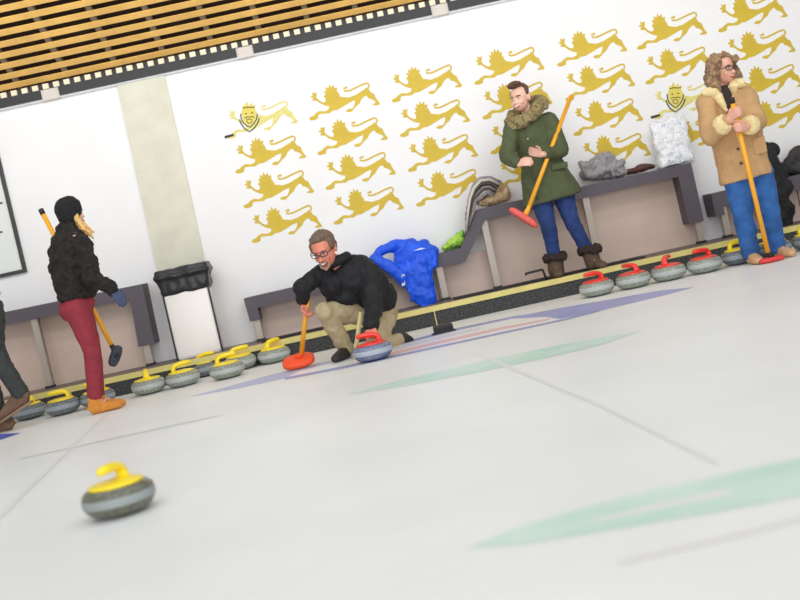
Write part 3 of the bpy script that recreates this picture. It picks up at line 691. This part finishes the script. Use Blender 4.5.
for i in range(26):
    t = i / 25 * 2 * math.pi
    c = jn['neck'] + V((-.03, -.03, .045)) + V((.155 * math.cos(t), .125 * math.sin(t), .065 * math.cos(t) + .05 * math.sin(t))); ell(bm, c, (.058, .055, .06), seg=10)
blob('fur_collar', bm, MT['furtrim'], pk, .009, 1, .02, 24, .012, 60)
bm = bmesh.new(); tube(bm, [hit(tk, 524 + i * 1.35, 124 + i * 7.6, .001, 10.1) for i in range(11)], .007, 6); finish('placket', bm, MT['green'], pk, True)
for x, y in ((525.5, 124), (528, 139), (530, 148)):
    bm = bmesh.new(); ell(bm, hit(tk, x, y, .006, 10.1), (.011, .006, .011)); finish('button', bm, mat('brass_button', (176, 160, 96), .4, metal=.6), pk, True)
for cx_, cy_ in ((560, 163), (532, 178)):
    bm = bmesh.new(); q = [hit(tk, cx_ + a, cy_ + b, .002, 10.2) for a, b in ((-9, 2), (7, -1.5), (8, 4), (-8, 7.5))]; prism(bm, q, V((0, -.012, 0))); finish('pocket_flap', bm, MT['green'], pk)
bm = bmesh.new(); limb(bm, [jn['hir'], jn['knr'], J(555.5, 264, 10.36)], [.105, .073, .056]); limb(bm, [jn['hil'], jn['knl'], J(589, 253, 10.34)], [.105, .073, .056]); ell(bm, J(549, 188, 10.35), (.16, .13, .1))
blob('jeans', bm, MT['denim'], pk, .009, 3, .007, 14, .004, 34)
for an, tx in (('anr', -.02), ('anl', .07)):
    p = jn[an]; zz = WALK + .014; heel = V((p.x - .0, p.y + .06, zz)); toe = heel + V((tx, -.25, 0))
    bm = bmesh.new(); shoe(bm, V((p.x + .005, p.y, WALK + .16)), heel, toe, .075); b_ = blob('boot', bm, MT['boot'], pk, .008, 3, .004, 20)
    bm = bmesh.new(); ring = [V((p.x + .004, p.y, WALK + .19)) + V((.078 * math.cos(t), .078 * math.sin(t), .012 * math.sin(2 * t))) for t in [2 * math.pi * i / 20 for i in range(21)]]
    tube(bm, ring, .038, 8); blob('boot_cuff', bm, MT['bootfur'], b_, .009, 1, .016, 26, .008, 60)

# ---- woman in tan sheepskin coat
tr = empty('person', V((J(765, 258, 9.28).x, 9.30, 0)), 'curly-haired person with glasses in tan sheepskin coat and blue jeans holding a broom upright', 'person')
hd = J(722.5, 70, 9.26); face = V((.5, -.86, -.06))
jn = dict(neck=J(722, 90, 9.30), chest=J(731, 110, 9.30), waist=J(739, 140, 9.31), pelvis=J(747, 168, 9.31),
          shr=J(706, 104, 9.24), elr=J(711, 136, 9.13), wrr=J(729, 119, 8.96), shl=J(746, 95, 9.28), ell=J(757.5, 122, 9.16), wrl=J(747, 126.5, 8.95),
          hir=J(737, 178, 9.30), knr=J(743, 216, 9.26), anr=J(751, 250, 9.31), hil=J(760, 174, 9.31), knl=J(769, 212, 9.27), anl=J(776.5, 244, 9.34))
for q in 'lr': jn['an' + q].z = .09
jn['tor'] = V((jn['anr'].x - .01, jn['anr'].y - .12, .04)); jn['tol'] = V((jn['anl'].x + .04, jn['anl'].y - .12, .04))
hr = (jn['wrr'], J(739, 110.5, 8.885) - jn['wrr'], V((.3, .9, 0)), V((.1, -.2, 1)), dict(curl=1.15))
hl = (jn['wrl'], J(737, 127.5, 8.885) - jn['wrl'], V((-.3, .9, 0)), V((0, -.2, 1)), dict(curl=1.15))
body(tr, 'skin', hd, face, jn, [hr, hl], 1.08, Z, 1.0, True)
face_parts(tr, hd, face, Z, 1.08); glasses(tr, hd, face, Z, 1.08, .014, .003)
s, f_, u = head_axes(face); ax = (s, f_, u); P = lambda a, b, c_: hd + (s * a + f_ * b + u * c_) * 1.08
bm = bmesh.new(); ell(bm, P(0, -.035, .05), (.098, .095, .085), ax, 20); ell(bm, P(0, .03, .1), (.062, .05, .03), ax)
for q in (1, -1):
    for a, b, c_, r in ((.092, .0, .03, .05), (.115, -.005, -.03, .056), (.128, -.0, -.085, .056), (.115, .02, -.115, .042), (.09, .04, .06, .035)): ell(bm, P(a * q, b, c_), (r, r, r * 1.1), ax)
ell(bm, P(0, -.1, -.04), (.1, .05, .1), ax)
blob('hair', bm, MT['haircurl'], tr, .008, 1, .022, 26, .010, 60)
bm = bmesh.new()
loft(bm, [(J(722.5, 89, 9.30), .10, .09), (J(724, 94, 9.30), .18, .12), (J(726, 100, 9.30), .218, .14), (J(731, 116, 9.30), .222, .16), (J(737, 140, 9.31), .212, .165), (J(742, 160, 9.31), .21, .18), (J(746.5, 179, 9.31), .218, .165)], SIDE, 28)
limb(bm, [jn['shr'], jn['elr'], jn['wrr'] + (jn['elr'] - jn['wrr']) * .25], [.085, .08, .066]); limb(bm, [jn['shl'], jn['ell'], jn['wrl'] + (jn['ell'] - jn['wrl']) * .3], [.085, .08, .066])
ct = blob('sheepskin_coat', bm, MT['suede'], tr, .010, 3, .012, 8, .005, 24); tk = bvh(ct)
for w_, e_ in (('wrr', 'elr'), ('wrl', 'ell')):
    bm = bmesh.new(); d = (jn[e_] - jn[w_]).normalized(); a = jn[w_] + d * .02; tube(bm, [a, a + d * .03, a + d * .075, a + d * .1], [.064, .076, .078, .07], 18); blob('cuff', bm, MT['cream'], tr, .008, 1, .006, 40)
bm = bmesh.new()
for pts in ([(703, 95), (708, 92), (714, 92), (718, 97), (722, 104), (727, 112)], [(744, 83), (740, 83), (735, 85), (732, 90)]):
    hs = [hit(tk, x, y, .012, 9.18) for x, y in pts]
    tube(bm, hs, [.03, .04, .045, .04, .028, .014][:len(hs)], 10)
blob('collar', bm, MT['cream'], tr, .008, 1, .006, 40)
bm = bmesh.new(); loft(bm, [(hit(tk, 721, 87, .0, 9.22), .055, .03), (hit(tk, 725, 96, -.002, 9.2), .06, .018), (hit(tk, 729, 106, -.004, 9.16), .04, .014), (hit(tk, 734, 118, -.006, 9.15), .015, .010)], SIDE, 16); blob('scarf', bm, MT['darkshirt'], tr, .007, 1, .005, 30)
bm = bmesh.new(); tube(bm, [hit(tk, 733 + i * 1.9, 120 + i * 6.6, .000, 9.13) for i in range(10)], .006, 6); finish('front_edge', bm, MT['cream'], tr, True)
for x, y in ((738, 149), (741, 163)):
    bm = bmesh.new(); ell(bm, hit(tk, x, y, .006, 9.13), (.012, .006, .012)); finish('button', bm, MT['darkbrown'], tr, True)
for pts in ([(716, 152), (729, 148), (732, 163), (720, 167)], [(752, 140), (764, 136), (767, 151), (755, 155)]):
    bm = bmesh.new(); prism(bm, [hit(tk, x, y, .001, 9.13) for x, y in pts], V((0, -.008, 0))); finish('pocket', bm, MT['suede'], tr)
bm = bmesh.new(); limb(bm, [jn['hir'], jn['knr'], J(750.5, 252, 9.31)], [.115, .085, .075]); limb(bm, [jn['hil'], jn['knl'], J(776, 246, 9.34)], [.115, .085, .075]); ell(bm, J(747.5, 172, 9.31), (.18, .14, .1))
blob('jeans', bm, MT['denim2'], tr, .009, 3, .010, 12, .005, 30)
for an, dx in (('anr', -.0), ('anl', .06)):
    p = jn[an]; heel = V((p.x - .01, p.y + .05, .004)); toe = heel + V((dx, -.25, 0)); bm = bmesh.new(); shoe(bm, V((p.x, p.y, .1)), heel, toe, .045); b_ = blob('shoe', bm, mat('tan_leather_shoe', (206, 164, 122), .6, .06, 20), tr, .007, 2)

# ---- walker cut off by the left edge
Y = 9.15
wk = empty('person', V((J(-10, 420, Y).x, Y, 0)), 'person walking out at the left edge in charcoal trousers and brown shoes', 'person')
hd = J(-52, 225, Y); face = V((-1, 0, 0))
jn = dict(neck=J(-45, 246, Y), chest=J(-38, 265, Y), waist=J(-25, 290, Y), pelvis=J(-14, 308, Y), shl=J(-40, 256, Y - .17), ell=J(-36, 285, Y - .2), wrl=J(-40, 308, Y - .15), shr=J(-40, 256, Y + .17), elr=J(-34, 285, Y + .2), wrr=J(-36, 308, Y + .2),
          hil=J(-9, 314, Y - .06), knl=J(-6, 352, Y - .05), anl=J(21, 394, Y - .02), hir=J(-16, 316, Y + .08), knr=J(-16, 365, Y + .06), anr=J(-3, 408, Y + .06))
jn['tol'] = J(4, 416, Y - .03); jn['anr'].z = .09; jn['tor'] = V((jn['anr'].x - .13, jn['anr'].y, .045))
body(wk, 'skin', hd, face, jn, [(jn['wrl'], V((-.2, 0, -1)), V((.2, .9, 0)), V((-1, 0, 0)), dict(curl=.4)), (jn['wrr'], V((-.2, 0, -1)), V((.2, -.9, 0)), V((-1, 0, 0)), dict(curl=.4))])
face_parts(wk, hd, face)
bm = bmesh.new(); s, f_, u = head_axes(face); ell(bm, hd + Z * .045 - f_ * .02, (.095, .085, .08)); blob('hair', bm, MT['hairbr'], wk, .008, 1, .006, 30)
bm = bmesh.new(); loft(bm, [(jn['neck'], .07, .08), (jn['neck'].lerp(jn['chest'], .4), .12, .19), (jn['chest'], .14, .2), (jn['waist'], .14, .18), (J(-15, 304, Y), .145, .18)], SIDE, 24)
for q in 'lr': limb(bm, [jn['sh' + q], jn['el' + q], jn['wr' + q]], [.07, .06, .045])
blob('jacket', bm, MT['jacketlt'], wk, .010, 3, .01, 9)
bm = bmesh.new(); limb(bm, [jn['hil'], jn['knl'], J(20, 392, Y - .02)], [.105, .085, .066]); limb(bm, [jn['hir'], jn['knr'], J(-4, 404, Y + .06)], [.105, .08, .066]); ell(bm, jn['pelvis'], (.13, .16, .1))
blob('trousers', bm, MT['charcoal'], wk, .009, 3, .010, 14, .006, 34)
bm = bmesh.new(); h_ = J(32, 401, Y - .02); t_ = J(-1, 423, Y - .03); d = (t_ - h_)
upf = V((-d.z, 0, d.x)).normalized(); upf = upf if upf.z > 0 else -upf
loft(bm, [(h_ + d * t + upf * h, .04 * w, h) for t, w, h in ((0, .8, .04), (.05, 1, .052), (.3, 1.05, .062), (.55, 1.1, .052), (.8, 1.15, .036), (.95, .95, .028), (1, .6, .016))], V((0, 1, 0)), 16, 2.6)
cap(bm, h_ + d * .25 + upf * .05, jn['anl'], .048); b_ = blob('shoe', bm, MT['shoebr'], wk, .007, 2)
bm = bmesh.new(); loft(bm, [(h_ + d * t - upf * .002, .044 * w, .011) for t, w in ((.0, .7), (.06, .95), (.3, 1), (.55, 1.05), (.8, 1.1), (.95, .9), (1, .5))], V((0, 1, 0)), 14, 3); finish('sole', bm, mat('brown_sole', (150, 122, 96), .7), b_, True)
p = jn['anr']; heel = V((p.x + .10, p.y, .004)); bm = bmesh.new(); shoe(bm, V((p.x, p.y, .11)), heel, heel + V((-.28, 0, 0)), .046); blob('shoe', bm, MT['shoebr'], wk, .007, 2)

# ------------------------------------------------------------------ things on the benches
# blue jacket
bm = bmesh.new(); YJ = 10.66
limb(bm, [J(373.5, 258.5, 10.68), J(380, 251.5, 10.7), J(389, 247.5, 10.74), J(400, 245.5, 10.8), J(412, 246, 10.84)], [.04, .05, .055, .065, .07])
limb(bm, [J(375, 258.5, 10.66), J(387, 265, 10.64), J(398, 273, 10.63), J(404, 281, 10.63)], [.05, .06, .065, .05])
def sheet(rows, m=1):
    loft(bm, [((J(*a) + J(*b)) / 2, (J(*a) - J(*b)).length / 2, h) for a, b, h in rows], SIDE, 20, 2.6)
sheet([((394, 251, 10.82), (428, 243, 10.84), .09), ((393, 258, 10.78), (435, 249, 10.8), .10), ((397, 268, 10.68), (436, 259, 10.68), .08), ((403, 277, YJ), (432, 270, YJ), .055), ((406, 285, YJ), (432, 277, YJ), .05), ((410, 295, YJ), (436, 288, YJ), .055), ((413, 303, YJ), (436, 295, YJ), .05), ((415, 308, YJ), (426, 304, YJ), .035)])
limb(bm, [J(424, 245, 10.8), J(433, 252, 10.72), J(434, 264, 10.66)], [.05, .06, .04])
for a, b in (((402, 262), (412, 300)), ((412, 258), (421, 296)), ((424, 262), (431, 292))): limb(bm, [J(*a, YJ - .03), J(*b, YJ - .03)], [.03, .022])
limb(bm, [J(404, 255, 10.72), J(418, 258, 10.68), J(430, 252, 10.70)], [.03, .028, .025])
bj = blob('jacket', bm, MT['blue'], None, .009, 2, .016, 11, .007, 26, 5); tag(bj, 'bright blue jacket draped over the low bench behind the crouching man', 'jacket')
tk = bvh(bj)
for pts in ([(401.5, 274.5), (404.5, 274), (405, 285), (402, 286)], [(413, 251.5), (421, 248), (426, 248.5), (420, 250)]):
    bm = bmesh.new(); prism(bm, [hit(tk, x, y, .004, 10.6) for x, y in pts], V((0, -.008, 0))); finish('label_patch', bm, MT['whitepatch'], bj)
# scarf + brown hat + lime cloth
sc = empty('fringed_scarf', J(482, 205, 10.8), 'grey and white striped fringed scarf hanging where the bench steps up', 'scarf')
random.seed(3)
groups = [bmesh.new() for _ in range(3)]
cols = [MT['greycloth'], mat('scarf_white', (206, 200, 190), .9), mat('scarf_dark', (92, 80, 70), .9)]
for i in range(70):
    o = random.random(); Yq = 10.68 + .16 * random.random(); e = random.uniform(205, 244)
    pts = [J(501 - 8 * o, 182 + 14 * o, Yq - .02), J(490 - 2 * o, 177 + 16 * o, Yq - .04), J(480 + 5 * o, 178 + 16 * o, Yq - .05), J(473 + 8 * o, 186 + 12 * o, Yq - .04), J(469 + 7 * o, 198 + 3 * o, Yq - .03), J(467.5 + 6 * o, 210, Yq - .03), J(465.5 + 4.5 * o, min(e, 232 - 8 * o), Yq - .03)]
    tube(groups[i % 3], pts, [.012, .014, .015, .015, .014, .012, .006], 7)
for g, m_ in zip(groups, cols): finish('scarf_strands', g, m_, sc, True)
bm = bmesh.new(); ell(bm, J(495, 192, 10.82), (.12, .12, .105)); ell(bm, J(491, 200, 10.8), (.14, .13, .05)); ell(bm, J(504, 193, 10.8), (.06, .09, .08)); o = blob('woolly_hat', bm, MT['brownfelt'], None, .009, 2, .014, 16, .01, 45); tag(o, 'brown fuzzy hat lying on top of the high bench by the striped scarf', 'hat')
bm = bmesh.new()
for x, y, r in ((447, 247, (.05, .09, .03)), (453, 244, (.07, .1, .045)), (459, 239, (.05, .09, .065)), (462, 234, (.025, .06, .035))): ell(bm, J(x, y, 10.84), r)
o = blob('cloth', bm, MT['lime'], None, .008, 2, .03, 18, .012, 40); tag(o, 'crumpled lime green cloth at the foot of the bench step', 'cloth')
# grey bundle, brown item, white bag
bm = bmesh.new()
for x, y, r in ((602, 168, (.15, .13, .10)), (592, 174, (.10, .12, .06)), (613, 171, (.11, .12, .07)), (604, 159, (.1, .10, .06)), (619, 174, (.06, .1, .04))): ell(bm, J(x, y, 10.84), r)
for k in range(9):
    a = random.uniform(584, 618); limb(bm, [J(a, 176 - random.random() * 8, 10.74), J(a + random.uniform(-5, 9), 162 + random.random() * 8, 10.75), J(a + 8, 158 + random.random() * 9, 10.8)], [.022, .03, .018])
o = blob('jacket', bm, MT['greycloth'], None, .008, 1, .03, 12, .014, 28); tag(o, 'crumpled grey jacket bundled on the high bench left of the white bag', 'jacket')
bm = bmesh.new()
for x, y, r in ((632, 171, (.1, .11, .028)), (642, 168, (.11, .1, .035)), (650, 167, (.05, .08, .02))): ell(bm, J(x, y, 10.85), r)
o = blob('folded_cloth', bm, MT['darkbrown'], None, .008, 2, .015, 16); tag(o, 'dark reddish brown folded cloth between the grey bundle and the white bag', 'cloth')
def bag_material():
    m = mat('printed_plastic', (236, 238, 242), .35, bump=.4, bscale=14); nt = m.node_tree; b = nt.nodes['Principled BSDF']
    tc = nt.nodes.new('ShaderNodeTexCoord'); col = None
    for sc_, th, c in ((34, .26, (196, 206, 220)), (46, .2, (168, 176, 184)), (17, .15, (150, 180, 216)), (23, .10, (222, 176, 168))):
        vo = nt.nodes.new('ShaderNodeTexVoronoi'); vo.inputs['Scale'].default_value = sc_; nt.links.new(tc.outputs['Object'], vo.inputs['Vector'])
        l = nt.nodes.new('ShaderNodeMath'); l.operation = 'LESS_THAN'; l.inputs[1].default_value = th; nt.links.new(vo.outputs['Distance'], l.inputs[0])
        mx = nt.nodes.new('ShaderNodeMix'); mx.data_type = 'RGBA'; nt.links.new(l.outputs[0], mx.inputs[0])
        if col is None: mx.inputs[6].default_value = (*lin((238, 240, 244)), 1)
        else: nt.links.new(col, mx.inputs[6])
        mx.inputs[7].default_value = (*lin(c), 1); col = mx.outputs[2]
    nt.links.new(col, b.inputs['Base Color']); return m
bgY = 10.85
b0 = (J(658, 169, bgY) + J(694, 161, bgY)) / 2; b1 = (J(647, 122, bgY) + J(684, 114.5, bgY)) / 2
bag = empty('carrier_bag', b0, 'white printed carrier bag standing at the right end of the high bench', 'bag')
bm = bmesh.new()
loft(bm, [(b0 + V((0, 0, .006)), .165, .09), (b0.lerp(b1, .1), .174, .10), (b0.lerp(b1, .5), .172, .09), (b0.lerp(b1, .8), .17, .06), (b0.lerp(b1, 1), .17, .025)], SIDE, 28, 4)
blob('bag_body', bm, bag_material(), bag, .008, 1, .022, 9, .012, 24)
# dark coats at right
bm = bmesh.new()
for x, y, Yq, r in ((772, 166, 10.64, (.1, .06, .14)), (778, 190, 10.62, (.13, .06, .18)), (772, 200, 10.62, (.12, .06, .2)), (785, 210, 10.62, (.1, .06, .14)), (769, 150, 10.76, (.09, .12, .09)), (778, 172, 10.7, (.1, .1, .1))): ell(bm, J(x, y, Yq), r)
limb(bm, [J(766, 180, 10.62), J(773, 230, 10.62)], [.07, .05]); limb(bm, [J(779, 195, 10.62), J(787, 226, 10.62)], [.09, .06])
o = blob('coat', bm, MT['blackcoat'], None, .011, 2, .03, 9, .012, 24); tag(o, 'black coat hanging over the right bench behind the tan coat', 'coat')
bm = bmesh.new()
for x, y, r in ((794, 166, (.12, .11, .10)), (800, 160, (.12, .12, .14)), (812, 158, (.16, .12, .13))): ell(bm, J(x, y, 10.86), r)
limb(bm, [J(785, 171, 10.76), J(792, 158, 10.78), J(802, 150, 10.82)], [.028, .033, .03])
o = blob('backpack', bm, mat('dark_grey_fabric', (58, 56, 58), .85, .3, 14, bump=.4, bscale=24), None, .010, 2, .025, 9, .01, 24); tag(o, 'dark grey bag heaped on the bench at the right edge', 'bag')
# foothold, boot scraper
hk = empty('rubber_foothold', V((G(444.5, 333).x, G(444.5, 333).y + .05, 0)), 'small black rubber foothold on the ice right of the crouching man', 'foothold')
p = hk.location; bm = bmesh.new(); prism(bm, [V((p.x - .08, p.y - .05, 0)), V((p.x - .08, p.y + .06, 0)), V((p.x - .08, p.y + .06, .065)), V((p.x - .08, p.y + .01, .06)), V((p.x - .08, p.y - .05, .05))], V((.16, 0, 0))); bmesh.ops.bevel(bm, geom=bm.edges[:], offset=.006, segments=2, affect='EDGES'); finish('block', bm, MT['rubber'], hk)
bm = bmesh.new(); box(bm, (p.x - .1, p.y - .06, .0), (p.x + .1, p.y + .07, .008)); finish('base_plate', bm, MT['black'], hk)
bm = bmesh.new(); a = J(526, 273.5, 10.28); b = J(542.5, 269.5, 10.28); c = J(546, 280, 10.28); c.z = WALK; c.x = b.x + .02
tube(bm, [a + V((-.004, 0, -.018)), a, a.lerp(b, .1), b.lerp(a, .08), b, b.lerp(c, .12), c], .0105, 8); bm2 = bm
o = finish('bent_rod', bm, MT['rubber'], None, True); tag(o, 'bent black metal rod standing on the walkway left of the fur-topped boots', 'rod')

# ------------------------------------------------------------------ light
w = bpy.data.worlds.new('world'); SC.world = w; w.use_nodes = True
w.node_tree.nodes['Background'].inputs[0].default_value = (.97, .995, 1.0, 1); w.node_tree.nodes['Background'].inputs[1].default_value = .62
def area(name, loc, target, sx, sy, power, col=(.965, .99, 1.0)):
    l = bpy.data.lights.new(name, 'AREA'); l.shape = 'RECTANGLE'; l.size = sx; l.size_y = sy; l.energy = power; l.color = col
    o = bpy.data.objects.new(name, l); C.objects.link(o); o.location = loc
    o.rotation_euler = (V(target) - V(loc)).to_track_quat('-Z', 'Y').to_euler(); return o
area('hall_light', (-2.5, 5.5, 4.4), (-2, 9.5, 0.6), 5, 1.0, 95)
area('hall_light', (3, 5.5, 4.4), (2.5, 9.5, 0.6), 5, 1.0, 95)
area('hall_light', (0, 1.0, 4.6), (0, 3.5, 0), 7, 1.5, 130)
area('wall_wash', (0, 8.6, 3.3), (0, 11, 2.1), 9, .3, 60)
area('front_fill', (0, -3, 1.7), (0, 6, 1.9), 12, 3.0, 620)  # unseen fill panel added behind the camera to brighten wall, figures and slats
SC.view_settings.view_transform = 'Standard'; SC.view_settings.look = 'None'; SC.view_settings.gamma = 1; SC.view_settings.exposure = -.46
